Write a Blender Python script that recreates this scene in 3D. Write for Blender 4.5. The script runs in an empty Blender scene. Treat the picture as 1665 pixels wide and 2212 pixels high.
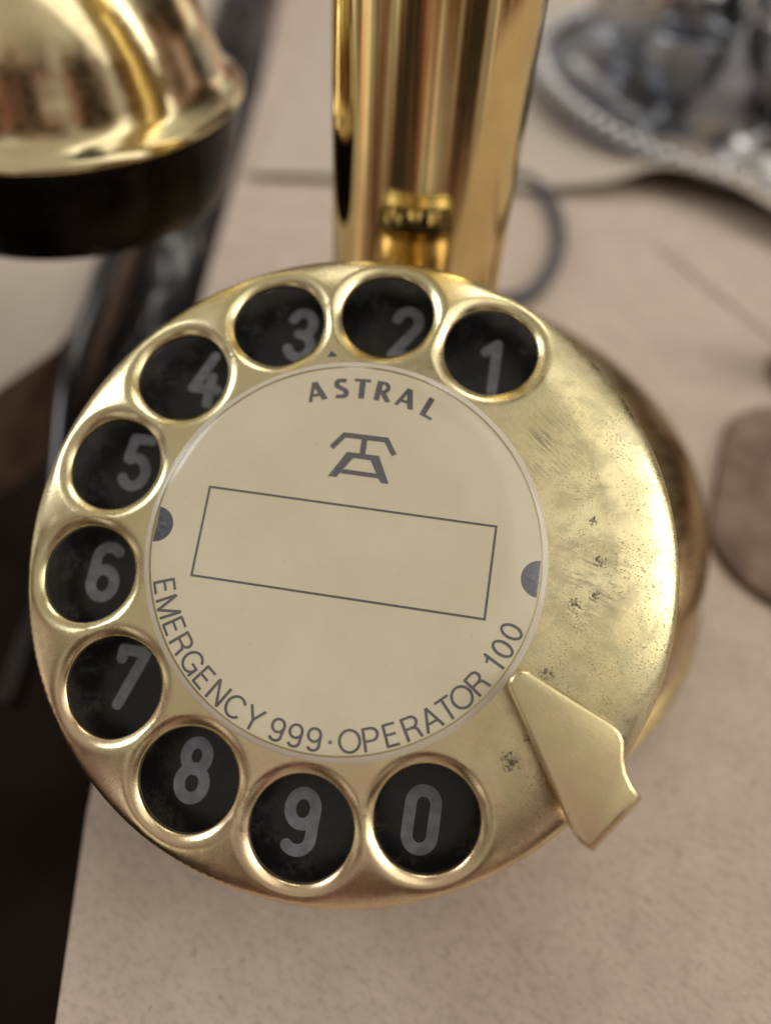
import bpy, bmesh, math, random
from mathutils import Vector, Matrix, noise
from mathutils.geometry import delaunay_2d_cdt
random.seed(7)
MM = 0.001
sc = bpy.context.scene
col = sc.collection

# ------------------------------------------------------------------ camera
TABLE = 45.0                       # dial centre stands 45 mm above the table
cam_d = bpy.data.cameras.new('camera')
cam = bpy.data.objects.new('camera', cam_d)
col.objects.link(cam)
RC = Matrix(((0.985614814543816, 0.16382521002616227, 0.04152996402168975),
             (-0.15124770362310455, 0.7453488510362933, 0.6492913232191039),
             (0.07541597642738948, -0.6462324588093367, 0.7594050563966124)))
cam.matrix_world = Matrix.Translation(Vector((10.384, -50.293, 67.048 + TABLE)) * MM) @ RC.transposed().to_4x4()
cam_d.sensor_fit = 'VERTICAL'
cam_d.sensor_height = 36.0
cam_d.sensor_width = 27.07
cam_d.lens = 36.0 * 1600 / 2212
cam_d.clip_start = 0.002
cam_d.clip_end = 50
cam_d.dof.use_dof = True
cam_d.dof.focus_distance = 0.0825
cam_d.dof.aperture_fstop = cam_d.lens / 3.45
sc.camera = cam
sc.view_settings.view_transform = 'Standard'
sc.view_settings.look = 'None'
sc.view_settings.exposure = 0.22
sc.view_settings.gamma = 1.0
sc.cycles.use_denoising = True
sc.cycles.max_bounces = 10
sc.cycles.caustics_reflective = True
sc.cycles.sample_clamp_indirect = 6.0

# ------------------------------------------------------------------ world: the dim cluttered room around the table
w = bpy.data.worlds.new('World')
sc.world = w
w.use_nodes = True
nt = w.node_tree
nt.nodes.clear()
wo = nt.nodes.new('ShaderNodeOutputWorld')
bg = nt.nodes.new('ShaderNodeBackground')
tc = nt.nodes.new('ShaderNodeTexCoord')
mp = nt.nodes.new('ShaderNodeMapping')
mp.inputs['Scale'].default_value = (1, 1, 0.8)
mp.inputs['Location'].default_value = (3.7, 1.3, 0.4)
n1 = nt.nodes.new('ShaderNodeTexNoise')
n1.inputs['Scale'].default_value = 2.4
n1.inputs['Detail'].default_value = 2.5
n1.inputs['Roughness'].default_value = 0.6
r1 = nt.nodes.new('ShaderNodeValToRGB')
els = r1.color_ramp.elements
els[0].position = 0.42; els[0].color = (0.035, 0.028, 0.022, 1)
els[1].position = 0.64; els[1].color = (0.95, 0.90, 0.78, 1)
e = els.new(0.48); e.color = (0.17, 0.095, 0.07, 1)
e = els.new(0.56); e.color = (0.30, 0.27, 0.24, 1)
nt.links.new(tc.outputs['Generated'], mp.inputs['Vector'])
nt.links.new(mp.outputs['Vector'], n1.inputs['Vector'])
nt.links.new(n1.outputs['Fac'], r1.inputs['Fac'])
# pale ceiling above, reddish tinted room tone around
sx = nt.nodes.new('ShaderNodeSeparateXYZ')
nt.links.new(tc.outputs['Generated'], sx.inputs[0])
mr = nt.nodes.new('ShaderNodeMapRange'); mr.interpolation_type = 'SMOOTHSTEP'
mr.inputs['From Min'].default_value = 0.35; mr.inputs['From Max'].default_value = 0.75
mr.inputs['To Max'].default_value = 0.72
nt.links.new(sx.outputs['Z'], mr.inputs['Value'])
mc = nt.nodes.new('ShaderNodeMix'); mc.data_type = 'RGBA'
nt.links.new(mr.outputs['Result'], mc.inputs[0])
n2 = nt.nodes.new('ShaderNodeTexNoise')
n2.inputs['Scale'].default_value = 3.1
n2.inputs['Detail'].default_value = 1.5
mp2 = nt.nodes.new('ShaderNodeMapping')
mp2.inputs['Location'].default_value = (7.1, 2.4, 5.5)
nt.links.new(tc.outputs['Generated'], mp2.inputs['Vector'])
nt.links.new(mp2.outputs['Vector'], n2.inputs['Vector'])
mr2 = nt.nodes.new('ShaderNodeMapRange'); mr2.interpolation_type = 'SMOOTHSTEP'
mr2.inputs['From Min'].default_value = 0.52; mr2.inputs['From Max'].default_value = 0.62
mr2.inputs['To Max'].default_value = 0.85
nt.links.new(n2.outputs['Fac'], mr2.inputs['Value'])
mw_ = nt.nodes.new('ShaderNodeMix'); mw_.data_type = 'RGBA'; mw_.blend_type = 'MULTIPLY'
nt.links.new(mr2.outputs['Result'], mw_.inputs[0])
nt.links.new(r1.outputs['Color'], mw_.inputs[6])
mw_.inputs[7].default_value = (1.0, 0.66, 0.56, 1)      # reddish tint added to the room tone for pinkish reflections in the brass
nt.links.new(mw_.outputs[2], mc.inputs[6])
mc.inputs[7].default_value = (0.52, 0.475, 0.40, 1)
nt.links.new(mc.outputs[2], bg.inputs['Color'])
bg.inputs['Strength'].default_value = 0.95
nt.links.new(bg.outputs['Background'], wo.inputs['Surface'])

# ------------------------------------------------------------------ lamps (window light right, ceiling light, paler window left)
def area(name, loc, target, size, power, color, size_y=None):
    d = bpy.data.lights.new(name, 'AREA')
    d.energy = power; d.color = color; d.size = size
    if size_y:
        d.shape = 'RECTANGLE'; d.size_y = size_y
    o = bpy.data.objects.new(name, d)
    col.objects.link(o)
    o.location = loc
    o.rotation_euler = (Vector(target) - Vector(loc)).to_track_quat('-Z', 'Y').to_euler()
    return o
area('window_light', (1.25, 0.10, 0.75), (0, 0, 0.04), 0.7, 6.0, (1.0, 0.96, 0.86), 0.9)
area('ceiling_light', (1.05, -0.12, 1.25), (0.25, -0.12, 0.03), 1.1, 5.4, (1.0, 0.95, 0.84), 1.85)
area('back_ceiling_light', (0.0, 0.95, 1.25), (0, 0.1, 0), 0.8, 4.5, (1.0, 0.94, 0.86), 0.5)
area('far_window_light', (-1.3, 0.25, 0.8), (0, 0, 0.04), 0.45, 5.0, (0.95, 0.97, 1.0), 0.8)

# ------------------------------------------------------------------ material helpers
class NT:
    def __init__(self, name):
        self.m = bpy.data.materials.new(name)
        self.m.use_nodes = True
        self.t = self.m.node_tree
        self.b = self.t.nodes['Principled BSDF']
        self.out = self.t.nodes['Material Output']
        self._obj = None
    def new(self, kind, **kw):
        n = self.t.nodes.new(kind)
        for k, v in kw.items():
            if k in n.inputs:
                n.inputs[k].default_value = v
            else:
                setattr(n, k, v)
        return n
    def link(self, a, b):
        self.t.links.new(a, b)
    def coords(self, scale=(1, 1, 1), rot=(0, 0, 0), loc=(0, 0, 0)):
        """object coordinates in millimetres"""
        if not self._obj:
            self._obj = self.new('ShaderNodeTexCoord')
        m = self.new('ShaderNodeMapping')
        m.inputs['Scale'].default_value = (1000, 1000, 1000)
        m.inputs['Rotation'].default_value = rot
        m.inputs['Location'].default_value = loc
        self.link(self._obj.outputs['Object'], m.inputs['Vector'])
        if scale == (1, 1, 1): return m.outputs['Vector']
        m2 = self.new('ShaderNodeMapping')
        m2.inputs['Scale'].default_value = scale
        self.link(m.outputs['Vector'], m2.inputs['Vector'])
        return m2.outputs['Vector']
    def noise(self, vec, scale, detail=3, rough=0.55):
        n = self.new('ShaderNodeTexNoise', Scale=scale, Detail=detail, Roughness=rough)
        self.link(vec, n.inputs['Vector'])
        return n.outputs['Fac']
    def ramp(self, fac, a, b, lo=0.0, hi=1.0):
        n = self.new('ShaderNodeMapRange', interpolation_type='SMOOTHSTEP')
        n.inputs['From Min'].default_value = a
        n.inputs['From Max'].default_value = b
        n.inputs['To Min'].default_value = lo
        n.inputs['To Max'].default_value = hi
        self.link(fac, n.inputs['Value'])
        return n.outputs['Result']
    def math(self, op, a, b=None):
        n = self.new('ShaderNodeMath', operation=op)
        for i, v in enumerate((a, b)):
            if v is None: continue
            if isinstance(v, (int, float)): n.inputs[i].default_value = v
            else: self.link(v, n.inputs[i])
        return n.outputs[0]
    def mix(self, fac, a, b):
        n = self.new('ShaderNodeMix', data_type='RGBA')
        if isinstance(fac, (int, float)): n.inputs[0].default_value = fac
        else: self.link(fac, n.inputs[0])
        for s, v in ((6, a), (7, b)):
            if isinstance(v, tuple): n.inputs[s].default_value = v + (1,) if len(v) == 3 else v
            else: self.link(v, n.inputs[s])
        return n.outputs[2]
    def dist(self, p):
        n = self.new('ShaderNodeVectorMath', operation='DISTANCE')
        self.link(self.coords(), n.inputs[0])
        n.inputs[1].default_value = p
        return n.outputs['Value']
    def bump(self, h, strength, distance=0.0001):
        n = self.new('ShaderNodeBump', Strength=strength, Distance=distance)
        self.link(h, n.inputs['Height'])
        self.link(n.outputs['Normal'], self.b.inputs['Normal'])
    def set(self, **kw):
        names = {'color': 'Base Color', 'rough': 'Roughness', 'metal': 'Metallic', 'spec': 'Specular IOR Level', 'coat': 'Coat Weight', 'coatr': 'Coat Roughness'}
        for k, v in kw.items():
            s = self.b.inputs[names[k]]
            if isinstance(v, tuple): s.default_value = v + (1,)
            elif isinstance(v, (int, float)): s.default_value = v
            else: self.link(v, s)
        return self

def polished_brass(name, c1, c2, r0, r1):
    m = NT(name)
    v = m.coords()
    n = m.noise(v, 0.12, 4)
    m.set(metal=1.0, color=m.mix(m.ramp(n, 0.35, 0.65), c1, c2),
          rough=m.ramp(m.noise(v, 0.6, 5), 0.3, 0.75, r0, r1))
    return m
brass_stem = polished_brass('polished brass', (0.76, 0.59, 0.28), (0.68, 0.52, 0.24), 0.05, 0.10).m
brass_base = polished_brass('base brass', (0.54, 0.41, 0.22), (0.45, 0.33, 0.16), 0.16, 0.3).m
mb = polished_brass('receiver brass', (0.82, 0.73, 0.46), (0.76, 0.66, 0.40), 0.09, 0.2)
spot = mb.ramp(mb.noise(mb.coords(), 0.33, 6, 0.7), 0.70, 0.76)
mb.set(color=mb.mix(spot, mb.b.inputs['Base Color'].links[0].from_socket, (0.05, 0.04, 0.02)))
brass_receiver = mb.m

# worn satin brass of the finger plate, with tarnish specks on the open side
def worn_brass(name, stains=True):
    m = NT(name)
    v = m.coords()
    big = m.noise(v, 0.09, 3)
    mid = m.noise(v, 0.5, 5, 0.65)
    fine = m.noise(v, 4.0, 4, 0.7)
    c = m.mix(m.ramp(big, 0.35, 0.65), (0.76, 0.69, 0.43), (0.68, 0.605, 0.345))
    c = m.mix(m.ramp(mid, 0.48, 0.72, 0, 0.35), c, (0.66, 0.50, 0.34))
    c = m.mix(m.ramp(fine, 0.52, 0.72, 0, 0.25), c, (0.45, 0.36, 0.20))
    rough = m.ramp(mid, 0.3, 0.75, 0.17, 0.30)
    metal = 1.0
    sepw = m.new('ShaderNodeSeparateXYZ'); m.link(v, sepw.inputs[0])
    worn_and_reflection = m.math('MULTIPLY', m.ramp(sepw.outputs['Y'], -8, -26), m.ramp(m.noise(v, 0.22, 4, 0.6), 0.36, 0.6, 0.1, 0.65))  # copper wear on the lower plate, with a pinkish reflection painted in
    c = m.mix(worn_and_reflection, c, (0.72, 0.50, 0.36))
    if stains:
        # specks thicken towards the blank right side of the plate, where fingers rest
        sep = m.new('ShaderNodeSeparateXYZ'); m.link(v, sep.inputs[0])
        side = m.math('MULTIPLY', m.ramp(sep.outputs['X'], 18, 27), m.ramp(m.noise(v, 0.16, 2), 0.38, 0.6, 0.25, 1))
        speck = m.noise(m.coords((1.0, 1.4, 1)), 3.8, 3, 0.62)
        thr = m.math('SUBTRACT', 0.70, m.math('MULTIPLY', side, 0.135))
        sp = m.math('MULTIPLY', m.math('SUBTRACT', speck, thr), 18.0)
        sp = m.math('MAXIMUM', m.math('MINIMUM', sp, 0.7), 0.0)
        c = m.mix(sp, c, (0.16, 0.115, 0.05))
        # grey-green rubbed streaks
        st = m.noise(m.coords((0.30, 3.6, 1), (0, 0, math.radians(40))), 1.0, 4, 0.6)
        zone = m.ramp(m.dist((21.5, 15.8, 0)), 1.5, 6.5, 1, 0)
        zone2 = m.ramp(m.dist((28.0, 0.5, 0)), 1.5, 7.0, 0.9, 0)
        st2 = m.noise(m.coords((0.35, 2.6, 1), (0, 0, math.radians(16))), 1.0, 4, 0.6)
        g1 = m.math('MULTIPLY', m.ramp(st, 0.45, 0.62), zone)
        g2 = m.math('MULTIPLY', m.ramp(st2, 0.45, 0.63), zone2)
        gg = m.math('MULTIPLY', m.math('MULTIPLY', m.math('MAXIMUM', g1, g2), m.ramp(m.noise(v, 0.45, 3), 0.38, 0.58)), 0.7)
        c = m.mix(gg, c, (0.20, 0.21, 0.16))
        bl = m.math('MULTIPLY', m.ramp(sep.outputs['X'], 12, 24), m.ramp(m.noise(v, 0.35, 5, 0.7), 0.44, 0.64, 0, 0.5))
        c = m.mix(bl, c, (0.42, 0.40, 0.25))
        rough = m.math('ADD', rough, m.math('MULTIPLY', bl, 0.25))
        # dark corrosion spots
        dk = None
        for (x, y, r) in ((21.2, -19.6, 2.6), (26.2, -2.1, 1.7), (24.0, -10.0, 2.0), (28.3, -0.9, 1.4), (24.8, -24.4, 1.8), (29.6, -13.4, 1.2), (22.9, -17.0, 1.2), (28.5, 3.0, 1.5), (27.4, 7.5, 1.4)):
            d = m.ramp(m.dist((x, y, 0)), 0.0, r, 0.27, 0.0)
            dk = d if dk is None else m.math('MAXIMUM', dk, d)
        sn = m.math('ADD', m.noise(v, 3.0, 4, 0.75), dk)
        dkm = m.math('MULTIPLY', m.ramp(sn, 0.68, 0.80), m.ramp(dk, 0.02, 0.08))
        c = m.mix(m.math('MULTIPLY', dkm, 0.85), c, (0.035, 0.030, 0.028))
        rough = m.math('ADD', rough, m.math('MULTIPLY', m.math('ADD', dkm, sp), 0.35))
        metal = m.math('SUBTRACT', 1.0, m.math('MULTIPLY', dkm, 0.9))
    else:
        sp = m.math('MULTIPLY', m.ramp(m.noise(v, 1.5, 4, 0.7), 0.66, 0.74), 0.6)
        c = m.mix(sp, c, (0.14, 0.13, 0.08))
    m.set(color=c, rough=rough, metal=metal)
    hair = m.noise(m.coords((0.4, 7, 1), (0, 0, math.radians(35))), 1.0, 4, 0.7)
    m.bump(m.math('ADD', fine, m.math('MULTIPLY', hair, 0.7)), 0.14, 0.0001)
    return m.m
brass_plate = worn_brass('worn satin brass')
brass_stop = worn_brass('worn finger stop brass', False)

def simple(name, color, rough, metal=0.0, var=0.15, scale=0.5, spec=0.5, bump=0.0, bscale=3.0):
    m = NT(name)
    v = m.coords()
    n = m.ramp(m.noise(v, scale, 4), 0.3, 0.7)
    lo = tuple(c * (1 - var) for c in color); hi = tuple(min(1, c * (1 + var)) for c in color)
    m.set(color=m.mix(n, lo, hi), rough=m.ramp(m.noise(v, scale * 2, 4), 0.3, 0.7, rough * 0.85, min(1, rough * 1.15)), metal=metal, spec=spec)
    if bump: m.bump(m.noise(v, bscale, 4), bump)
    return m.m

# dusty black number plate
m = NT('dusty black enamel')
v = m.coords()
dust = m.math('MULTIPLY', m.ramp(m.noise(v, 0.30, 3), 0.40, 0.68), m.ramp(m.noise(v, 2.2, 5, 0.7), 0.35, 0.7))
lint = m.ramp(m.noise(m.coords((3.0, 0.5, 1), (0, 0, 0.6)), 1.3, 3, 0.7), 0.66, 0.74, 0, 0.35)
m.set(color=m.mix(m.math('MAXIMUM', dust, lint), (0.008, 0.008, 0.009), (0.036, 0.033, 0.030)), rough=m.ramp(dust, 0, 1, 0.28, 0.6), spec=0.4)
black_enamel = m.m
numeral_paint = simple('grey white numeral paint', (0.195, 0.205, 0.245), 0.5, var=0.2, scale=0.7)

# cream label card and its print
m = NT('aged cream card')
v = m.coords()
c = m.mix(m.ramp(m.noise(v, 0.10, 4), 0.3, 0.7), (0.77, 0.71, 0.55), (0.72, 0.655, 0.495))
c = m.mix(m.ramp(m.noise(v, 1.5, 5, 0.7), 0.62, 0.8, 0, 0.22), c, (0.40, 0.33, 0.21))
c = m.mix(m.ramp(m.noise(v, 2.6, 3, 0.65), 0.70, 0.74, 0, 0.6), c, (0.20, 0.17, 0.13))
m.set(color=c, rough=0.62, spec=0.3)
card_mat = m.m
m = NT('dark grey print')
v = m.coords()
m.set(color=m.mix(m.ramp(m.noise(v, 4.5, 3, 0.7), 0.54, 0.72, 0, 0.5), (0.115, 0.117, 0.13), (0.40, 0.36, 0.28)), rough=0.6, spec=0.2)
print_mat = m.m
clip_mat = simple('dark blue steel clip', (0.085, 0.095, 0.14), 0.3, var=0.3, scale=1.2)

# clear plastic cover: thin sheet, straight transmission plus surface gloss
m = NT('clear plastic')
t = m.t
t.nodes.remove(m.b)
lw = m.new('ShaderNodeLayerWeight', Blend=0.5)
fc = m.math('ADD', m.math('MULTIPLY', m.math('POWER', lw.outputs['Facing'], 5.0), 0.9), 0.07)
gl = m.new('ShaderNodeBsdfGlossy', Roughness=0.13)
tr = m.new('ShaderNodeBsdfTransparent')
tr.inputs['Color'].default_value = (0.97, 0.965, 0.955, 1)
mx = m.new('ShaderNodeMixShader')
t.links.new(fc, mx.inputs[0]); t.links.new(tr.outputs[0], mx.inputs[1]); t.links.new(gl.outputs[0], mx.inputs[2])
t.links.new(mx.outputs[0], m.out.inputs['Surface'])
clear_plastic = m.m
m = NT('milky plastic edge')
t = m.t
tr = m.new('ShaderNodeBsdfTransparent')
mx = m.new('ShaderNodeMixShader'); mx.inputs[0].default_value = 0.6
m.set(color=(0.80, 0.76, 0.69), rough=0.12)
t.links.new(tr.outputs[0], mx.inputs[1]); t.links.new(m.b.outputs[0], mx.inputs[2])
t.links.new(mx.outputs[0], m.out.inputs['Surface'])
milky_plastic = m.m

# fibreboard of the table
def board(name, c0, c1, fleck):
    m = NT(name)
    v = m.coords()
    c = m.mix(m.ramp(m.noise(v, 0.11, 4, 0.65), 0.3, 0.7), c0, c1)
    fib = m.noise(m.coords((1.0, 1.5, 1), (0, 0, 0.5)), 0.62, 6, 0.74)
    c = m.mix(m.ramp(fib, 0.44, 0.72, 0, 0.68), c, fleck)
    c = m.mix(m.ramp(m.noise(v, 0.42, 3, 0.6), 0.62, 0.74, 0, 0.4), c, tuple(x * 0.55 for x in fleck))
    c = m.mix(m.ramp(m.noise(v, 1.6, 4, 0.7), 0.5, 0.75, 0, 0.3), c, tuple(min(1, x * 1.3) for x in c1))
    m.set(color=c, rough=0.85, spec=0.2)
    m.bump(fib, 0.08, 0.0004)
    return m.m
board_near = board('beige fibreboard', (0.52, 0.44, 0.375), (0.455, 0.378, 0.32), (0.31, 0.248, 0.21))
board_far = board('pale card', (0.49, 0.43, 0.37), (0.46, 0.40, 0.34), (0.34, 0.285, 0.24))
brown_edge = simple('brown board edge', (0.20, 0.13, 0.095), 0.8, var=0.25, scale=0.15)
dark_floor = simple('dark floor', (0.020, 0.012, 0.0075), 0.8, var=0.4, scale=0.02, spec=0.1)
black_plastic = simple('glossy black plastic', (0.010, 0.010, 0.012), 0.16, var=0.3, scale=0.2, bump=0.05)
bakelite = simple('black bakelite', (0.006, 0.005, 0.005), 0.25, var=0.3, scale=0.3, spec=0.15)
bag_plastic = simple('black bin plastic', (0.014, 0.015, 0.018), 0.22, var=0.3, scale=0.1, bump=0.5, bscale=0.25)
cord_grey = simple('dark grey cord', (0.075, 0.072, 0.078), 0.6, var=0.2, scale=0.8)
silver = simple('tarnished silver', (0.50, 0.50, 0.51), 0.25, metal=1.0, var=0.2, scale=0.15)
silver_dark = simple('dark tarnished silver', (0.33, 0.35, 0.39), 0.32, metal=1.0, var=0.4, scale=0.06)
shadow_and_wood = simple('shadow and knob foot brown', (0.185, 0.132, 0.105), 0.8, var=0.35, scale=0.12, spec=0.2)  # brown of the painted shadow sheet, shared with the knob foot
wood_red = simple('chestnut wood', (0.20, 0.11, 0.07), 0.5, var=0.3, scale=0.2)
stoneware = simple('grey brown stoneware', (0.36, 0.31, 0.265), 0.5, var=0.2, scale=0.08)
dark_glass = simple('dark blue glass', (0.012, 0.016, 0.022), 0.1, var=0.3, scale=0.1)
white_paper = simple('off white paper', (0.62, 0.60, 0.58), 0.8, var=0.05, scale=0.05)

# ------------------------------------------------------------------ object helpers
def tag(o, label=None, cat=None, group=None, kind=None):
    if label: o['label'] = label
    if cat: o['category'] = cat
    if group: o['group'] = group
    if kind: o['kind'] = kind
    return o
def empty(name, loc_mm, label, cat):
    o = bpy.data.objects.new(name, None)
    o.empty_display_size = 0.01
    col.objects.link(o)
    o.location = Vector(loc_mm) * MM
    return tag(o, label, cat)
def link(name, me, mat, parent=None, mw=None, smooth=True):
    """mesh data already in metres; mw = world matrix of the object"""
    if mat and not me.materials: me.materials.append(mat)
    if smooth:
        for p in me.polygons: p.use_smooth = True
    o = bpy.data.objects.new(name, me)
    col.objects.link(o)
    mw = mw or Matrix.Identity(4)
    if parent:
        o.parent = parent
        o.matrix_basis = world_of(parent).inverted() @ mw
    else:
        o.matrix_basis = mw
    o['_w'] = [x for r in mw for x in r]
    return o
def world_of(o):
    if '_w' in o.keys():
        v = list(o['_w'])
        return Matrix((v[0:4], v[4:8], v[8:12], v[12:16]))
    return Matrix.Translation(o.location)
def mesh(name, verts_mm, faces, sharp=None):
    me = bpy.data.meshes.new(name)
    me.from_pydata([(a * MM, b * MM, c * MM) for a, b, c in verts_mm], [], faces)
    me.validate()
    me.update()
    if sharp is not None:
        me.set_sharp_from_angle(angle=math.radians(sharp))
    return me
def lathe_mesh(name, prof, n=96, sharp=40):
    """prof: (r, z) list in mm from first to last; r = 0 closes"""
    vs, fs, rows = [], [], []
    for r, z in prof:
        if r < 1e-6:
            rows.append([len(vs)]); vs.append((0, 0, z))
        else:
            rows.append(list(range(len(vs), len(vs) + n)))
            vs += [(r * math.cos(2 * math.pi * i / n), r * math.sin(2 * math.pi * i / n), z) for i in range(n)]
    for a, b in zip(rows, rows[1:]):
        for i in range(n):
            j = (i + 1) % n
            if len(a) == 1 and len(b) == 1: continue
            if len(a) == 1: fs.append((a[0], b[i], b[j]))
            elif len(b) == 1: fs.append((a[i], b[0], a[j]))
            else: fs.append((a[i], b[i], b[j], a[j]))
    me = mesh(name, vs, fs)
    fix_normals(me)
    me.set_sharp_from_angle(angle=math.radians(sharp))
    return me
def fix_normals(me):
    bm = bmesh.new(); bm.from_mesh(me)
    bmesh.ops.recalc_face_normals(bm, faces=bm.faces)
    bm.to_mesh(me); bm.free()
def spline(pts, n=8):
    pts = [Vector(p) for p in pts]
    out = []
    for i in range(len(pts) - 1):
        p0 = pts[max(i - 1, 0)]; p1 = pts[i]; p2 = pts[i + 1]; p3 = pts[min(i + 2, len(pts) - 1)]
        for k in range(n):
            t = k / n
            out.append(0.5 * ((2 * p1) + (p2 - p0) * t + (2 * p0 - 5 * p1 + 4 * p2 - p3) * t * t + (3 * p1 - p0 - 3 * p2 + p3) * t ** 3))
    out.append(pts[-1])
    return out
def smooth_prof(prof, n=5):
    return [(max(p.x, 0), p.y) for p in spline([(r, z, 0) for r, z in prof], n)]
def tube_mesh(name, pts, r, n=14, sub=8):
    path = spline(pts, sub)
    rad = r if callable(r) else (lambda t: r)
    vs, fs = [], []
    up = Vector((0, 0, 1))
    for i, p in enumerate(path):
        tdir = (path[min(i + 1, len(path) - 1)] - path[max(i - 1, 0)]).normalized()
        s = tdir.cross(up)
        s = s.normalized() if s.length > 1e-4 else Vector((1, 0, 0))
        u = s.cross(tdir)
        for k in range(n):
            a = 2 * math.pi * k / n
            vs.append(tuple(p + (s * math.cos(a) + u * math.sin(a)) * rad(i / (len(path) - 1))))
    for i in range(len(path) - 1):
        for k in range(n):
            fs.append((i * n + k, i * n + (k + 1) % n, (i + 1) * n + (k + 1) % n, (i + 1) * n + k))
    fs.append(tuple(range(n))[::-1]); fs.append(tuple(range((len(path) - 1) * n, len(path) * n)))
    me = mesh(name, vs, fs); fix_normals(me)
    return me
def prism_mesh(name, poly, z0, z1, bevel=0.0, seg=3, sharp=35):
    bm = bmesh.new()
    vs = [bm.verts.new((x * MM, y * MM, z1 * MM)) for x, y in poly]
    f = bm.faces.new(vs)
    r = bmesh.ops.extrude_face_region(bm, geom=[f])
    for g in r['geom']:
        if isinstance(g, bmesh.types.BMVert): g.co.z = z0 * MM
    bmesh.ops.recalc_face_normals(bm, faces=bm.faces)
    if bevel:
        ed = [e for e in bm.edges if all(abs(v.co.z - z1 * MM) < 1e-9 for v in e.verts)]
        bmesh.ops.bevel(bm, geom=ed, offset=bevel * MM, segments=seg, profile=0.5, affect='EDGES', clamp_overlap=True)
    me = bpy.data.meshes.new(name)
    bm.to_mesh(me); bm.free()
    me.set_sharp_from_angle(angle=math.radians(sharp))
    return me

# ------------------------------------------------------------------ flat lettering: overlapping strokes merged into one sheet
def stroke_polys(pts, wd, cap='butt', closed=False):
    pp = [Vector((p[0], p[1])) for p in pts]
    pts = [pp[0]]
    for p in pp[1:]:
        if (p - pts[-1]).length > wd * 0.05: pts.append(p)
    if closed and (pts[0] - pts[-1]).length <= wd * 0.05: pts.pop()
    n = len(pts); h = wd / 2
    if cap != 'miter':
        polys = []
        for i in range(n if closed else n - 1):
            a, b = pts[i], pts[(i + 1) % n]
            d = (b - a).normalized(); q = Vector((-d.y, d.x)) * h
            polys.append([a + q, a - q, b - q, b + q])
        for i, c in enumerate(pts):
            if cap == 'round' or closed or 0 < i < n - 1:
                polys.append([c + Vector((math.cos(k * math.pi / 10 + 0.1), math.sin(k * math.pi / 10 + 0.1))) * h for k in range(20)])
        return polys
    L, Rr = [], []
    for i, p in enumerate(pts):
        a = pts[i - 1] if (i > 0 or closed) else None
        b = pts[(i + 1) % n] if (i < n - 1 or closed) else None
        d1 = (p - a).normalized() if a is not None else None
        d2 = (b - p).normalized() if b is not None else None
        if d1 is None: d1 = d2
        if d2 is None: d2 = d1
        n1 = Vector((-d1.y, d1.x)); n2 = Vector((-d2.y, d2.x))
        mt = (n1 + n2).normalized()
        k = h / max(mt.dot(n1), 0.35)
        L.append(p + mt * k); Rr.append(p - mt * k)
    polys = []
    for i in range(n if closed else n - 1):
        j = (i + 1) % n
        polys.append([L[i], Rr[i], Rr[j], L[j]])
    return polys
def arc(cx, cy, rx, ry, a0, a1, n=14):
    return [(cx + rx * math.cos(math.radians(a0 + (a1 - a0) * i / n)), cy + ry * math.sin(math.radians(a0 + (a1 - a0) * i / n))) for i in range(n + 1)]
def rrect(hx, hy, r, n=6):
    out = []
    for cx, cy, a in ((hx - r, hy - r, 0), (-hx + r, hy - r, 90), (-hx + r, -hy + r, 180), (hx - r, -hy + r, 270)):
        out += arc(cx, cy, r, r, a, a + 90, n)
    return out
def union_mesh(name, polys, z):
    verts, faces = [], []
    for p in polys:
        ar = sum(p[i][0] * p[(i + 1) % len(p)][1] - p[(i + 1) % len(p)][0] * p[i][1] for i in range(len(p)))
        if abs(ar) < 1e-7: continue
        if ar < 0: p = p[::-1]
        s = len(verts)
        verts += [Vector((q[0], q[1])) for q in p]
        faces.append(list(range(s, s + len(p))))
    ov, oe, of, _, _, ofo = delaunay_2d_cdt(verts, [], faces, 0, 1e-5)
    keep = [f for f, o in zip(of, ofo) if len(o)]
    return mesh(name, [(q.x, q.y, z) for q in ov], [tuple(f) for f in keep])

# ------------------------------------------------------------------ setting: boards, gap, floor
def slab(name, poly, z0, z1, mat_top, mat_side):
    n = len(poly)
    vs = [(x, y, z1) for x, y in poly] + [(x, y, z0) for x, y in poly]
    fs = [tuple(range(n))] + [(i, i + n, (i + 1) % n + n, (i + 1) % n) for i in range(n)] + [tuple(range(2 * n - 1, n - 1, -1))]
    me = mesh(name, vs, fs); fix_normals(me)
    me.materials.append(mat_top); me.materials.append(mat_side)
    for i, p in enumerate(me.polygons): p.material_index = 0 if p.normal.z > 0.9 else 1
    return link(name, me, None, smooth=False)
top = slab('table_top', [(-8, -115), (-20, -70), (-27, -45), (-34, -20), (-47, 40), (-60, 110), (-84, 255), (-118, 430), (-150, 600), (600, 600), (600, -115)], -16, 0, board_near, brown_edge)
tag(top, 'beige fibreboard table top with dark flecks under the brass telephone', 'table', kind='structure')
top2 = slab('side_table_top', [(-86, 125), (-85, 98), (-86, 80), (-93, 60), (-122, 15), (-420, 15), (-420, 430), (-135, 430), (-104, 255)], -26, 0, board_far, brown_edge)
tag(top2, 'pale board with brown edge at left beyond the dark gap', 'table', kind='structure')
fl = mesh('floor', [(-900, -900, -320), (900, -900, -320), (900, 900, -320), (-900, 900, -320)], [(0, 1, 2, 3)])
tag(link('floor', fl, dark_floor), kind='structure')

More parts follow.
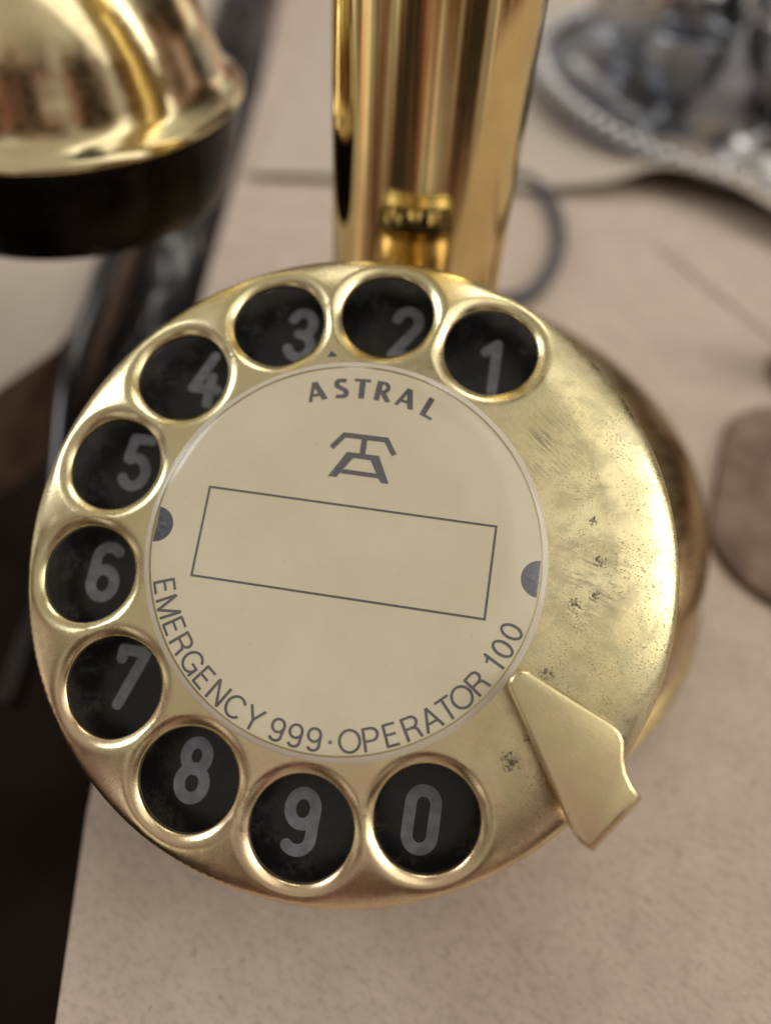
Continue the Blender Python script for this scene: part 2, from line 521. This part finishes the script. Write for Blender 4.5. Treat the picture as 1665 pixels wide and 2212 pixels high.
# pale card lying further back with a lifted wavy front edge
def card_sheet():
    front = [(-66, 173), (-40, 178), (0, 184), (25, 186), (46, 190), (62, 197), (80, 189), (97, 172), (125, 150), (170, 120), (260, 90)]
    lift = [2.5, 2.6, 2.4, 3.0, 5.5, 9.0, 10.5, 9.5, 6.5, 3.5, 2]
    fr = spline([(x, y, l) for (x, y), l in zip(front, lift)], 6)
    vs, fs, rows = [], [], []
    K = 10
    for p in fr:
        row = []
        for k in range(K + 1):
            t = k / K
            x = p.x * (1 - t) + (p.x * 1.6 + 20) * t
            y = p.y * (1 - t) + 420 * t
            z = 0.8 + (p.z - 0.8) * (1 - t) ** 5
            row.append((x, y, z))
        rows.append(row)
    nn = len(rows)
    for dz in (0, -0.7):
        for row in rows: vs += [(x, y, z + dz) for x, y, z in row]
    W_ = K + 1; off = nn * W_
    for i in range(nn - 1):
        for k in range(K):
            a = i * W_ + k
            fs.append((a, a + 1, a + W_ + 1, a + W_)); fs.append((a + off, a + W_ + off, a + W_ + 1 + off, a + 1 + off))
        fs.append((i * W_, (i + 1) * W_, (i + 1) * W_ + off, i * W_ + off))
    me = mesh('card_sheet', vs, fs); fix_normals(me); me.set_sharp_from_angle(angle=math.radians(40))
    return me
tag(link('card_sheet', card_sheet(), board_far), 'pale card sheet with curling front edge lying behind the brass stem', 'card')
vs, fs = [], []
for i in range(13):
    for k in range(13):
        u, t_ = i / 12, k / 12
        x = 60 + 44 * u + 95 * t_; y = 164 - 66 * u + 30 * t_ - 12 * t_ * t_
        vs.append((x, y, 0.35 + 0.25 * (1 - t_) ** 3))
fs = [(i * 13 + k, i * 13 + k + 1, i * 13 + k + 14, i * 13 + k + 13) for i in range(12) for k in range(12)]
me = mesh('paper_sheet', vs, fs); fix_normals(me)
sh = link('paper_sheet', me, board_near)
tag(sh, 'flat beige paper sheet on the table right of the brass stem', 'paper')

# ------------------------------------------------------------------ the telephone
BASE = (0, 61, 0)
phone = empty('candlestick_telephone', BASE, 'brass candlestick telephone with rotary dial and cream label card', 'telephone')
DM = Matrix(((0.9997820240238833, -0.010023602839580979, -0.01831479797381474, 0),
             (0.0, 0.8772158835541284, -0.4800961295827636, 0),
             (0.02087832461447289, 0.4799914801602879, 0.8770246715656456, TABLE * MM),
             (0, 0, 0, 1)))
BM = Matrix.Translation(Vector(BASE) * MM)
base_prof = smooth_prof([(0, 0.2), (56, 0.2), (58, 0.8), (58.8, 3), (58.4, 7), (57.6, 11), (56.4, 15), (53.5, 19), (48, 22), (38, 23.6), (20, 24.2), (0, 24.4)], 4)
link('base', lathe_mesh('base', base_prof, 128), brass_base, phone, Matrix.Translation(Vector((0, 43, 0)) * MM))
link('stem', lathe_mesh('stem', [(15.2, 20), (15.0, 24), (14.2, 25.2), (13.81, 26), (13.81, 120), (13.81, 215), (16, 217), (17, 220), (16, 223), (10, 225), (0, 225)], 128), brass_stem, phone, BM)
# switch hook arm that carries the receiver, above the frame
link('hook', tube_mesh('hook', [(-10, 61, 172), (-30, 66, 172), (-48, 73, 172), (-56, 84, 174), (-66, 88, 177)], 2.6, 12), brass_stem, phone)
# mouthpiece, above the frame
mp_prof = [(9, 0), (9, 8), (13, 12), (20, 22), (26, 34), (28, 38), (26.5, 38.5), (18, 26), (10, 14), (0, 12)]
MPM = Matrix.Translation(Vector((0, 48, 236)) * MM) @ Matrix.Rotation(math.radians(72), 4, 'X')
link('mouthpiece', lathe_mesh('mouthpiece', mp_prof, 64), bakelite, phone, MPM)
link('mouthpiece_neck', tube_mesh('mouthpiece_neck', [(0, 61, 222), (0, 60, 230), (0, 53, 235), (0, 46, 237)], 7, 16), brass_stem, phone)

# dial case behind the finger plate
link('dial_housing', lathe_mesh('dial_housing', smooth_prof([(0, -8.6), (36.0, -8.6), (37.0, -8.3), (37.2, -9), (37.2, -13), (36.4, -20), (35.0, -26)], 4), 128), brass_base, phone, DM)
plate0 = link('number_plate', lathe_mesh('number_plate', [(0, -7.8), (38.2, -7.8), (38.6, -7.6), (38.6, -7.2), (38.4, -7.0), (4, -7.0), (0, -7.0)], 128), black_enamel, phone, DM)

# numerals
D = {}
D['0'] = [('c', rrect(0.185, 0.405, 0.185))]
D['1'] = [('o', [(-0.13, 0.25), (0.05, 0.40), (0.05, -0.42)])]
D['2'] = [('o', arc(0, 0.2, 0.185, 0.2, 170, -20, 14) + [(0.13, 0.05), (-0.18, -0.40), (0.2, -0.40)])]
D['3'] = [('o', arc(-0.01, 0.2, 0.175, 0.2, 160, -75, 16)), ('o', arc(-0.01, -0.2, 0.195, 0.21, 80, -160, 16)), ('o', [(-0.05, 0.01), (0.05, 0.01)])]
D['4'] = [('o', [(0.07, 0.42), (-0.2, -0.17), (0.21, -0.17)]), ('o', [(0.09, 0.05), (0.09, -0.42)])]
D['5'] = [('o', [(0.18, 0.405), (-0.11, 0.405), (-0.15, 0.06)] + arc(-0.01, -0.16, 0.195, 0.24, 120, -150, 16))]
D['6'] = [('c', arc(0, -0.185, 0.19, 0.22, 0, 342, 20)), ('o', [(-0.187, -0.19), (-0.18, 0.05)] + arc(0.02, 0.2, 0.2, 0.2, 170, 45, 10))]
D['7'] = [('o', [(-0.18, 0.27), (-0.18, 0.405), (0.19, 0.405), (-0.09, -0.42)])]
D['8'] = [('c', arc(0, 0.205, 0.165, 0.195, 0, 342, 20)), ('c', arc(0, -0.19, 0.19, 0.215, 0, 342, 20))]
D['9'] = [(k, [(-x, -y) for x, y in p]) for k, p in D['6']]
POS = {'1': (13.98, 27.45), '2': (2.4, 30.7), '3': (-11.28, 28.75), '4': (-22.63, 20.95), '5': (-29.36, 8.54), '6': (-30.14, -5.83), '7': (-24.15, -17.93), '8': (-14.05, -27.07), '9': (-0.62, -30.6), '0': (12.93, -28.09)}
WORD = {'1': 'one', '2': 'two', '3': 'three', '4': 'four', '5': 'five', '6': 'six', '7': 'seven', '8': 'eight', '9': 'nine', '0': 'zero'}
NH = 7.8
for k, strokes in D.items():
    polys = []
    for typ, p in strokes:
        polys += stroke_polys([(x * NH, y * NH) for x, y in p], 0.172 * NH, 'round', typ == 'c')
    me = union_mesh('numeral', [[(q[0] + POS[k][0], q[1] + POS[k][1]) for q in pl] for pl in polys], -6.95)
    o = link('numeral', me, numeral_paint, plate0, DM, smooth=False)
    o['label'] = 'grey painted numeral ' + WORD[k]

# finger plate with ten dished holes
RR, RH, FIL, DEP = 30.1, 5.62, 1.8, 0.95
A0, DA = 63.43, 25.9
HOLES = [(RR * math.cos(math.radians(A0 + DA * i)), RR * math.sin(math.radians(A0 + DA * i))) for i in range(10)]
R_FLAT, R_OUT = 31.2, 37.9
def plate_z(x, y):
    r = math.hypot(x, y)
    z = -0.012 * max(0, r - 23)
    if r > R_FLAT:
        u = min((r - R_FLAT) / (R_OUT - R_FLAT), 1)
        z -= 2.3 * (0.25 * u + 0.75 * (1 - math.sqrt(max(0, 1 - (u * 0.985) ** 2))))
    d = min(math.hypot(x - a, y - b) for a, b in HOLES)
    if d < RH + FIL:
        s = min((RH + FIL - d) / FIL, 1)
        z -= DEP * s ** 2.2
    return z
def finger_plate():
    pts, loops = [], []
    NP, NHR = 240, 72
    rings = [RH + FIL * (1 - i / 9) for i in range(10)]   # outer .. RH
    for (a, b) in HOLES:
        for ri, rr in enumerate(rings + [RH + FIL + 0.35]):
            ids = []
            for k in range(NHR):
                t = 2 * math.pi * (k + 0.5 * (ri % 2 if ri != 9 else 0)) / NHR
                x, y = a + rr * math.cos(t), b + rr * math.sin(t)
                if ri != 9 and any(math.hypot(x - c, y - d) < RH + FIL + 0.1 for c, d in HOLES if (c, d) != (a, b)) and any(math.hypot(x - c, y - d) < rr for c, d in HOLES if (c, d) != (a, b)):
                    continue
                if math.hypot(x, y) > R_OUT - 0.12: continue
                ids.append(len(pts)); pts.append((x, y))
            if ri == 9: loops.append(ids)
    us = [0.2, 0.4, 0.55, 0.67, 0.77, 0.85, 0.91, 0.96]
    radii = [21.5, 22.4, 23.2, 24.2, 25.2, 26.2, 27.2, 28.2, 29.2, 30.2, R_FLAT] + [R_FLAT + (R_OUT - R_FLAT) * u for u in us] + [R_OUT]
    outer = []; inner = []
    for ri, rr in enumerate(radii):
        for k in range(NP):
            t = 2 * math.pi * (k + 0.5 * (ri % 2)) / NP
            x, y = rr * math.cos(t), rr * math.sin(t)
            if rr < R_OUT and min(math.hypot(x - a, y - b) for a, b in HOLES) < RH + FIL + 0.5: continue
            if rr == R_OUT: outer.append(len(pts))
            if ri == 0: inner.append(len(pts))
            pts.append((x, y))
    edges = []
    for lp in loops + [outer, inner]:
        edges += [(lp[i], lp[(i + 1) % len(lp)]) for i in range(len(lp))]
    ov, oe, of, vo, _, _ = delaunay_2d_cdt([Vector(p) for p in pts], edges, [], 0, 1e-6)
    remap = {}
    for i, os_ in enumerate(vo):
        for o_ in os_: remap[o_] = i
    fs = []
    for f in of:
        cx = sum(ov[i].x for i in f) / 3; cy = sum(ov[i].y for i in f) / 3
        if math.hypot(cx, cy) < 21.5: continue
        if min(math.hypot(cx - a, cy - b) for a, b in HOLES) < RH * 0.9985: continue
        fs.append(tuple(f))
    vs = [(p.x, p.y, plate_z(p.x, p.y)) for p in ov]
    # hole walls
    for lp in loops:
        ids = [remap[i] for i in lp]
        s = len(vs)
        vs += [(vs[i][0], vs[i][1], vs[i][2] - 0.55) for i in ids]
        n = len(ids)
        fs += [(ids[i], s + i, s + (i + 1) % n, ids[(i + 1) % n]) for i in range(n)]
    # rolled outer lip
    prev = [remap[i] for i in outer]
    zr = vs[prev[0]][2]
    n = len(prev)
    for dr, dz in ((0.10, -0.25), (0.05, -0.55), (-0.10, -0.75), (-0.05, -0.95), (0.12, -1.2), (0.16, -1.6), (0.05, -2.0), (-0.25, -2.05)):
        s = len(vs)
        for i in prev[:]:
            pass
        for k in range(n):
            t = math.atan2(ov[remap[outer[k]]].y, ov[remap[outer[k]]].x)
            vs.append(((R_OUT + dr) * math.cos(t), (R_OUT + dr) * math.sin(t), zr + dz))
        cur = list(range(s, s + n))
        fs += [(prev[i], cur[i], cur[(i + 1) % n], prev[(i + 1) % n]) for i in range(n)]
        prev = cur
    me = mesh('finger_plate', vs, fs)
    fix_normals(me)
    if me.polygons[0].normal.z < 0: me.flip_normals()
    return me
fp = link('finger_plate', finger_plate(), brass_plate, phone, DM)
fp['label'] = 'worn brass finger plate with ten round dished holes'
# small index triangle stamped above the card
me = mesh('index_mark', [(-5.95, 23.15, 0.03), (-4.65, 23.4, 0.03), (-5.45, 24.05, 0.03)], [(0, 1, 2)])
link('index_mark', me, clip_mat, fp, DM, smooth=False)

# label card with notches
def card_outline(R, nr):
    out = []
    half = math.degrees(2 * math.asin(nr / (2 * R)))
    for side in (0, 180):
        c = Vector((R * math.cos(math.radians(side)), 0))
        a_s, a_e = (side - 180 + half, side - half)
        for i in range(0, 61):
            a = math.radians(a_s + (a_e - a_s) * i / 60)
            out.append((R * math.cos(a), R * math.sin(a)))
        s = 1 if side == 0 else -1
        for i in range(1, 12):     # concave notch
            a = math.radians(side - 97 - 166 * i / 12)
            out.append((c.x + nr * math.cos(a), c.y + nr * math.sin(a)))
    return out
card = link('label_card', prism_mesh('label_card', card_outline(22.15, 2.1), 0.06, 0.3), card_mat, phone, DM, smooth=False)
card['label'] = 'round cream label card with grey print'
for s in (-1, 1):
    pl = [(s * 21.6 + 2.8 * math.cos(a * math.pi / 16), 2.6 * math.sin(a * math.pi / 16)) for a in range(32)]
    pl = [(min(max(x, -22.05), 22.05), y) for x, y in pl]
    me = prism_mesh('retaining_clip', pl, 0.03, 0.2, 0.12)
    bm_ = bmesh.new(); bm_.from_mesh(me)
    bmesh.ops.create_uvsphere(bm_, u_segments=12, v_segments=8, radius=0.42 * MM, matrix=Matrix.Translation(Vector((s * 21.25, 0, 0.16)) * MM) @ Matrix.Diagonal((1, 1, 0.45, 1)))
    bm_.to_mesh(me); bm_.free()
    link('retaining_clip', me, clip_mat, card, DM, smooth=False)
ZP = 0.335
# thin lettering, unit cap height
T = {}
T['E'] = (0.50, [[(0.43, 0.95), (0, 0.95), (0, 0.05), (0.45, 0.05)], [(0, 0.52), (0.40, 0.52)]])
T['M'] = (0.72, [[(0, 0), (0, 0.97)], [(0.0, 1.0), (0.34, 0.0), (0.68, 1.0)], [(0.68, 0.97), (0.68, 0)]])
T['R'] = (0.58, [[(0, 0), (0, 0.95), (0.30, 0.95)] + arc(0.30, 0.72, 0.22, 0.23, 90, -90, 10) + [(0, 0.49)], [(0.30, 0.49), (0.45, 0.40), (0.49, 0.2), (0.53, 0)]])
T['G'] = (0.74, [arc(0.36, 0.5, 0.36, 0.46, 35, 330, 22) + [(0.68, 0.46), (0.40, 0.46)], [(0.68, 0.48), (0.68, 0.0)]])
T['N'] = (0.60, [[(0, 0), (0, 0.97)], [(0, 1.0), (0.56, 0.0)], [(0.56, 0.03), (0.56, 1)]])
T['C'] = (0.70, [arc(0.36, 0.5, 0.36, 0.46, 38, 322, 22)])
T['Y'] = (0.62, [[(0, 1), (0.31, 0.45), (0.62, 1)], [(0.31, 0.45), (0.31, 0)]])
T['O'] = (0.80, ['c', arc(0.39, 0.5, 0.38, 0.46, 0, 348, 28)])
T['P'] = (0.55, [[(0, 0), (0, 0.95), (0.28, 0.95)] + arc(0.28, 0.69, 0.24, 0.26, 90, -90, 10) + [(0, 0.43)]])
T['A'] = (0.68, [[(0, 0), (0.33, 0.98)], [(0.33, 0.98), (0.66, 0)], [(0.12, 0.33), (0.54, 0.33)]])
T['T'] = (0.60, [[(0, 0.95), (0.60, 0.95)], [(0.30, 0.95), (0.30, 0)]])
T['9'] = (0.52, ['c', arc(0.25, 0.68, 0.235, 0.275, 0, 345, 22), [(0.485, 0.68), (0.47, 0.4)] + arc(0.25, 0.27, 0.22, 0.23, 10, -155, 10)])
T['0'] = (0.52, ['c', arc(0.25, 0.5, 0.235, 0.46, 0, 346, 24)])
T['1'] = (0.30, [[(0.0, 0.76), (0.12, 0.79), (0.2, 0.87), (0.22, 1.0), (0.22, 0)]])
T['.'] = (0.14, [[(0.0, 0.45), (0.13, 0.45)]])
def glyph(ch, wd):
    w_, st = T[ch]
    polys = []; closed = False
    for s_ in st:
        if s_ == 'c': closed = True; continue
        polys += stroke_polys(s_, wd, 'butt', closed); closed = False
    return w_, polys
BOT = [('E', -160.1), ('M', -153.6), ('E', -147.0), ('R', -141.1), ('G', -134.5), ('E', -128.2), ('N', -121.9), ('C', -115.3), ('Y', -108.6), ('9', -100.6), ('9', -94.9), ('9', -89.1), ('.', -84.2), ('O', -78.4), ('P', -71.9), ('E', -65.7), ('R', -59.4), ('A', -53.2), ('T', -47.7), ('O', -42.0), ('R', -35.6), ('1', -28.2), ('0', -23.0), ('0', -17.2)]
CH = 2.5
polys = []
for ch, ang in BOT:
    w_, pl = glyph(ch, 0.13 if ch == '.' else 0.108)
    a = math.radians(ang)
    up = Vector((-math.cos(a), -math.sin(a))); rt = Vector((-math.sin(a), math.cos(a)))
    org = Vector((math.cos(a), math.sin(a))) * 20.68
    for p in pl:
        polys.append([org + rt * (q[0] - w_ / 2) * CH * 1.16 + up * (q[1] - 0.5) * CH for q in p])
lt = link('emergency_lettering', union_mesh('emergency_lettering', polys, ZP), print_mat, card, DM, smooth=False)
lt['label'] = 'curved print reading EMERGENCY 999 OPERATOR 100'
# bold heading with thick and thin strokes
B = {}
B['A'] = (0.74, [([(0.055, 0), (0.335, 1.0)], 0.15), ([(0.35, 1.0), (0.66, 0)], 0.24), ([(0.14, 0.31), (0.56, 0.31)], 0.14)])
B['S'] = (0.56, [(arc(0.30, 0.735, 0.20, 0.195, 38, 250, 12) + arc(0.27, 0.27, 0.215, 0.205, 62, -140, 12), 0.21)])
B['T'] = (0.66, [([(0, 0.93), (0.66, 0.93)], 0.15), ([(0.33, 0.95), (0.33, 0)], 0.235)])
B['R'] = (0.66, [([(0.105, 0), (0.105, 1.0)], 0.225), ([(0.1, 0.935), (0.28, 0.935)] + arc(0.28, 0.71, 0.19, 0.225, 90, -90, 10) + [(0.1, 0.485)], 0.165), ([(0.26, 0.5), (0.58, 0)], 0.235)])
B['L'] = (0.52, [([(0.105, 0), (0.105, 1.0)], 0.225), ([(0.1, 0.06), (0.52, 0.06)], 0.14)])
HEAD = [('A', 108.9, 0.0), ('S', 100.2, 0.0), ('T', 92.9, 0.0), ('R', 85.2, 0.0), ('A', 76.9, 0.0), ('L', 67.9, 0.0)]
CH2 = 2.46
polys = []
for ch, ang, dy in HEAD:
    w_, st = B[ch]
    a = math.radians(ang)
    up = Vector((math.cos(a), math.sin(a))); rt = Vector((math.sin(a), -math.cos(a)))
    org = up * 18.35
    for pts, wd in st:
        for p in stroke_polys(pts, wd):
            polys.append([org + rt * (q[0] - w_ / 2) * CH2 * 1.2 + up * min(max(q[1], 0.0), 1.0) * CH2 for q in p])
lt = link('heading_lettering', union_mesh('heading_lettering', polys, ZP), print_mat, card, DM, smooth=False)
lt['label'] = 'bold curved print reading ASTRAL'
# telephone emblem
polys = stroke_polys([(-3.38, 11.88), (-2.10, 13.62), (2.86, 13.66), (4.03, 11.95)], 0.62, 'miter') + stroke_polys([(0.31, 13.5), (0.34, 11.3)], 0.66)
polys += [[(-1.46, 11.62), (2.28, 11.62), (2.02, 10.97), (-1.08, 10.99)],
          [(-1.46, 11.62), (-0.42, 11.3), (-1.93, 8.96), (-2.2, 8.43), (-3.21, 8.43)],
          [(2.28, 11.62), (3.91, 8.46), (3.02, 8.45), (2.62, 8.96), (1.22, 11.3)],
          [(-1.50, 9.50), (2.32, 9.48), (2.60, 8.95), (-1.93, 8.97)]]
lt = link('emblem', union_mesh('emblem', polys, ZP), print_mat, card, DM, smooth=False)
lt['label'] = 'printed emblem of a desk telephone drawn in bars'
hx, hy = 16.69, 5.24
lt = link('name_box', union_mesh('name_box', stroke_polys([(-hx, -hy), (hx, -hy), (hx, hy), (-hx, hy)], 0.25, 'miter', True), ZP), print_mat, card, DM, smooth=False)
lt['label'] = 'thin printed empty rectangle'

# clear cover
cov = link('label_cover', lathe_mesh('label_cover', [(0, 1.02), (10, 1.0), (16, 0.97), (18, 0.95), (19.2, 0.92), (20.2, 0.86), (21, 0.77), (21.6, 0.65), (22.1, 0.51), (22.35, 0.42)], 128), clear_plastic, phone, DM)
cov['label'] = 'clear round plastic cover over the card'
link('cover_rim', lathe_mesh('cover_rim', [(22.35, 0.42), (22.65, 0.28), (22.9, 0.13), (23.05, -0.02)], 160, 60), milky_plastic, cov, DM)

# finger stop: flat tapering plate bent down over the rim
stop_poly = [(19.75, -12.0), (19.85, -11.1), (20.4, -10.35), (21.2, -10.05), (22.0, -10.15), (30.6, -13.9), (31.5, -14.6), (32.0, -15.6), (32.1, -17.2), (32.45, -18.5), (33.1, -19.6), (34.0, -20.5), (29.6, -26.4), (28.6, -25.9), (27.9, -25.2)]
stop = link('finger_stop', prism_mesh('finger_stop', stop_poly, 2.3, 3.5, 0.5, 5, 60), brass_stop, phone, DM)
stop['label'] = 'brass finger stop crossing the rim at lower right'
def stop_lip():
    a = Vector((33.95, -20.45)); b = Vector((29.65, -26.3))
    out = Vector((a.y - b.y, b.x - a.x)).normalized()
    if out.dot(a) < 0: out = -out
    prof = [(-0.9, 3.0), (-0.4, 2.95), (0.25, 2.7), (0.62, 2.2), (0.75, 1.5), (0.8, -12.0), (-0.35, -12.0), (-0.4, 1.2), (-0.6, 1.8), (-0.9, 2.35)]
    vs, fs = [], []
    n = len(prof)
    for e_ in (a, b):
        vs += [(e_.x + out.x * o_, e_.y + out.y * o_, z) for o_, z in prof]
    fs += [(i, (i + 1) % n, n + (i + 1) % n, n + i) for i in range(n)]
    fs += [tuple(range(n)), tuple(range(2 * n - 1, n - 1, -1))]
    me = mesh('stop_bracket', vs, fs); fix_normals(me); me.set_sharp_from_angle(angle=math.radians(45))
    return me
link('stop_bracket', stop_lip(), brass_stop, stop, DM)

# ------------------------------------------------------------------ receiver hanging left of the stem
RX, RY = -67.5, 78.5
rec = empty('telephone_receiver', (RX, RY, 45), 'brass bell receiver with black ear cap hanging left of the stem', 'receiver')
RM = Matrix.Translation(Vector((RX, RY, -0.6)) * MM)
cap_prof = smooth_prof([(0, 46), (9, 45), (20, 43.8), (26.8, 43.5), (28.8, 45.2), (30.6, 51), (31.7, 57), (32.1, 59.4), (31, 59.85)], 4)
link('ear_cap', lathe_mesh('ear_cap', cap_prof, 128), bakelite, rec, RM)
bell_prof = smooth_prof([(31, 59.9), (32.6, 60.0), (32.85, 60.5), (32.4, 61.3), (31.4, 62.2), (30.3, 63.4), (29.5, 64.9), (28.8, 66.8), (28.0, 69.3), (26.7, 73), (24.7, 77), (21.9, 81), (18.4, 84.5), (15.2, 88), (12.8, 93), (11.6, 102), (11, 135), (10.5, 165), (12, 174), (12, 180), (8, 184), (0, 185)], 5)
link('bell', lathe_mesh('bell', bell_prof, 128), brass_receiver, rec, RM)

# ------------------------------------------------------------------ black plastic crumpled in the gap between the boards, and cords
def bag():
    path = spline([(-80, 56, -40), (-76, 70, -20), (-71, 90, -6), (-72, 112, 0), (-79, 147, 2), (-87, 193, 4), (-99, 254, 6), (-112, 320, 9), (-128, 400, 10)], 8)
    NW = 22
    vs, fs = [], []
    for i, p in enumerate(path):
        d = (path[min(i + 1, len(path) - 1)] - path[max(i - 1, 0)]); d.z = 0; d.normalize()
        s = Vector((d.y, -d.x, 0))
        for k in range(NW + 1):
            t = k / NW * 2 - 1
            q = p + s * t * 13.5
            n = noise.noise(Vector((q.x * 0.09, q.y * 0.035, 3.1))) * 6 + noise.noise(Vector((q.x * 0.22, q.y * 0.10, 9.1))) * 2.5
            vs.append((q.x, q.y, q.z + n - 9 * t * t))
    for i in range(len(path) - 1):
        for k in range(NW):
            a = i * (NW + 1) + k
            fs.append((a, a + 1, a + NW + 2, a + NW + 1))
    me = mesh('black_plastic_bag', vs, fs); fix_normals(me)
    return me
tag(link('black_plastic_bag', bag(), bag_plastic), 'crumpled glossy black plastic in the gap behind the receiver', 'plastic bag')
tag(link('black_cable', tube_mesh('black_cable', [(-88, 150, 3), (-87, 117, 3), (-83, 96, 2), (-80, 77, 0), (-76, 62, -3), (-71, 45, -8), (-68, 28, -16), (-70, 5, -30)], 2.6, 12), black_plastic), 'thin black cable running down past the left side of the base', 'cable')
tag(link('grey_cord', tube_mesh('grey_cord', [(-6, 124, 6), (2, 150, 2.0), (10, 180, 2.0), (18, 193, 2.0), (27, 184, 2.0), (31.5, 165, 2.0), (31, 146, 2.0), (25, 127, 2.0), (14, 118, 4), (5, 119, 8)], 2.0, 12), cord_grey), 'thin grey cord looping behind the brass stem', 'cord')

# ------------------------------------------------------------------ painted shadow sheet and wooden knob at the right edge
def rounded_block(name, sx, sy, sz, bev):
    bm = bmesh.new()
    bmesh.ops.create_cube(bm, size=1)
    for v_ in bm.verts: v_.co = Vector(((v_.co.x) * sx, v_.co.y * sy, (v_.co.z + 0.5) * sz)) * MM
    bmesh.ops.bevel(bm, geom=list(bm.edges), offset=bev * MM, segments=4, profile=0.5, affect='EDGES')
    me = bpy.data.meshes.new(name); bm.to_mesh(me); bm.free()
    return me
shadow_poly = [(x + 1.5 * math.sin(y * 0.11), y) for x, y in rrect(42, 30, 18, 10)]
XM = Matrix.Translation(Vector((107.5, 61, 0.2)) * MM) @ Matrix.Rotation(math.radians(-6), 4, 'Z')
tag(link('shadow_sheet', prism_mesh('shadow_sheet', shadow_poly, 0, 1.8, 0.7, 3, 60), shadow_and_wood, None, XM), 'flat brown sheet painted as shadow at the right edge beside the base', 'mat')  # thin brown sheet stands in for the soft shadow on the table
kn = empty('turned_knob', (90, 112, 0), 'small turned brown wooden knob behind the painted shadow sheet at the right edge', 'knob')
KM = Matrix.Translation(Vector((92, 108, 0.2)) * MM)
link('foot', lathe_mesh('foot', smooth_prof([(0, 0), (8, 0), (8.5, 2), (6, 4), (4.5, 6)], 4), 48), shadow_and_wood, kn, KM)
link('head', lathe_mesh('head', smooth_prof([(4.5, 6), (7, 8.5), (8.2, 12), (7, 16), (3.5, 18.5), (0, 19)], 4), 48), wood_red, kn, KM)

# ------------------------------------------------------------------ silver tray and the things on it, far back right
tray = empty('silver_tray', (119, 286, 1), 'tarnished silver tray with beaded rim at the upper right', 'tray')
TM = Matrix.Translation(Vector((119, 286, 1.2)) * MM)
link('dish', lathe_mesh('dish', smooth_prof([(0, 1.5), (74, 1.5), (86, 2.2), (93, 5.5), (98, 7.5), (100.5, 7.0), (100, 5.5), (92, 3.5), (84, 0.2), (0, 0.2)], 4), 128), silver_dark, tray, TM)
bm_ = bmesh.new(); bmesh.ops.create_uvsphere(bm_, u_segments=10, v_segments=7, radius=2.5 * MM)
for v_ in bm_.verts: v_.co.x *= 1.9; v_.co.y *= 0.85; v_.co.z *= 1.15
bead = bpy.data.meshes.new('bead'); bm_.to_mesh(bead); bm_.free()
for i in range(96):
    a = 2 * math.pi * i / 96
    link('bead', bead, silver, tray, TM @ Matrix.Rotation(a, 4, 'Z') @ Matrix.Translation(Vector((98.5, 0, 8.2)) * MM))
bowl = empty('silver_bowl', (118, 240, 3), 'footed silver bowl standing on the tray at the right edge', 'bowl')
WM = Matrix.Translation(Vector((118, 240, 3.2)) * MM)
link('foot', lathe_mesh('foot', smooth_prof([(0, 0), (17, 0), (18, 1.5), (12, 4), (7, 8)], 4), 64), silver, bowl, WM)
link('cup', lathe_mesh('cup', smooth_prof([(7, 8), (14, 10), (25, 17), (32, 27), (34, 36), (36, 38), (35, 39), (32.5, 36), (30, 27), (23, 19), (10, 12.5), (0, 12)], 4), 96), silver, bowl, WM)
pot = empty('silver_jug', (66, 300, 3), 'round silver jug with handle standing on the tray', 'jug')
PM = Matrix.Translation(Vector((66, 300, 3.2)) * MM)
link('body', lathe_mesh('body', smooth_prof([(0, 0), (17, 0), (18, 4), (24, 12), (28, 22), (27, 34), (19, 46), (15, 56), (18, 64), (16.5, 64.5), (13.5, 56), (0, 50)], 4), 72), silver, pot, PM)
link('handle', tube_mesh('handle', [(66 + 16, 300, 60), (66 + 36, 300, 56), (66 + 40, 300, 38), (66 + 26, 300, 20)], 2.6, 10), silver, pot)
bot = empty('dark_bottle', (142, 300, 3), 'dark blue glass bottle behind the silver bowl at the right edge', 'bottle')
QM = Matrix.Translation(Vector((142, 300, 3.2)) * MM)
link('body', lathe_mesh('body', smooth_prof([(0, 0), (30, 0), (33, 3), (33, 60), (30, 74), (14, 86), (10, 92), (10, 118)], 4), 72), dark_glass, bot, QM)
link('lip', lathe_mesh('lip', [(10, 116), (13, 117), (13, 123), (10, 124), (8, 124), (8, 116)], 48), dark_glass, bot, QM)

gob = empty('silver_goblet', (70, 236, 3), 'small dark silver goblet at the front of the tray', 'goblet')
GM = Matrix.Translation(Vector((68, 243, 3.2)) * MM)
link('foot', lathe_mesh('foot', smooth_prof([(0, 0), (11, 0), (11.5, 1.2), (7, 3), (3, 7)], 4), 48), silver_dark, gob, GM)
link('cup', lathe_mesh('cup', smooth_prof([(3, 7), (4, 10), (10, 14), (13, 21), (13.5, 29), (14, 30), (13, 30), (12, 22), (8, 15), (0, 13)], 4), 48), silver_dark, gob, GM)
lidm = empty('silver_lid', (96, 214, 3), 'domed silver lid with dark knob lying on the tray', 'lid')  # domed lid lying loose on the tray
LM = Matrix.Translation(Vector((97, 219, 4.4)) * MM) @ Matrix.Rotation(math.radians(6), 4, 'X')
link('dome', lathe_mesh('dome', smooth_prof([(17, 0), (18, 1), (16, 4), (11, 8), (4, 10.5), (3, 11.5)], 4), 56), silver, lidm, LM)
link('knob', lathe_mesh('knob', smooth_prof([(3, 11.5), (2, 13), (4, 15), (3.4, 18), (0, 19)], 4), 32), dark_glass, lidm, LM)
spn = tag(link('silver_spoon', tube_mesh('silver_spoon', [(34, 282, 9.0), (46, 262, 7.6), (50, 248, 7.4), (58, 236, 8.6)], lambda t: 1.3 + 1.4 * (1 - t) ** 2, 10), silver), 'silver spoon lying along the left side of the tray', 'spoon')

for o in list(bpy.data.objects):
    if '_w' in o.keys(): del o['_w']
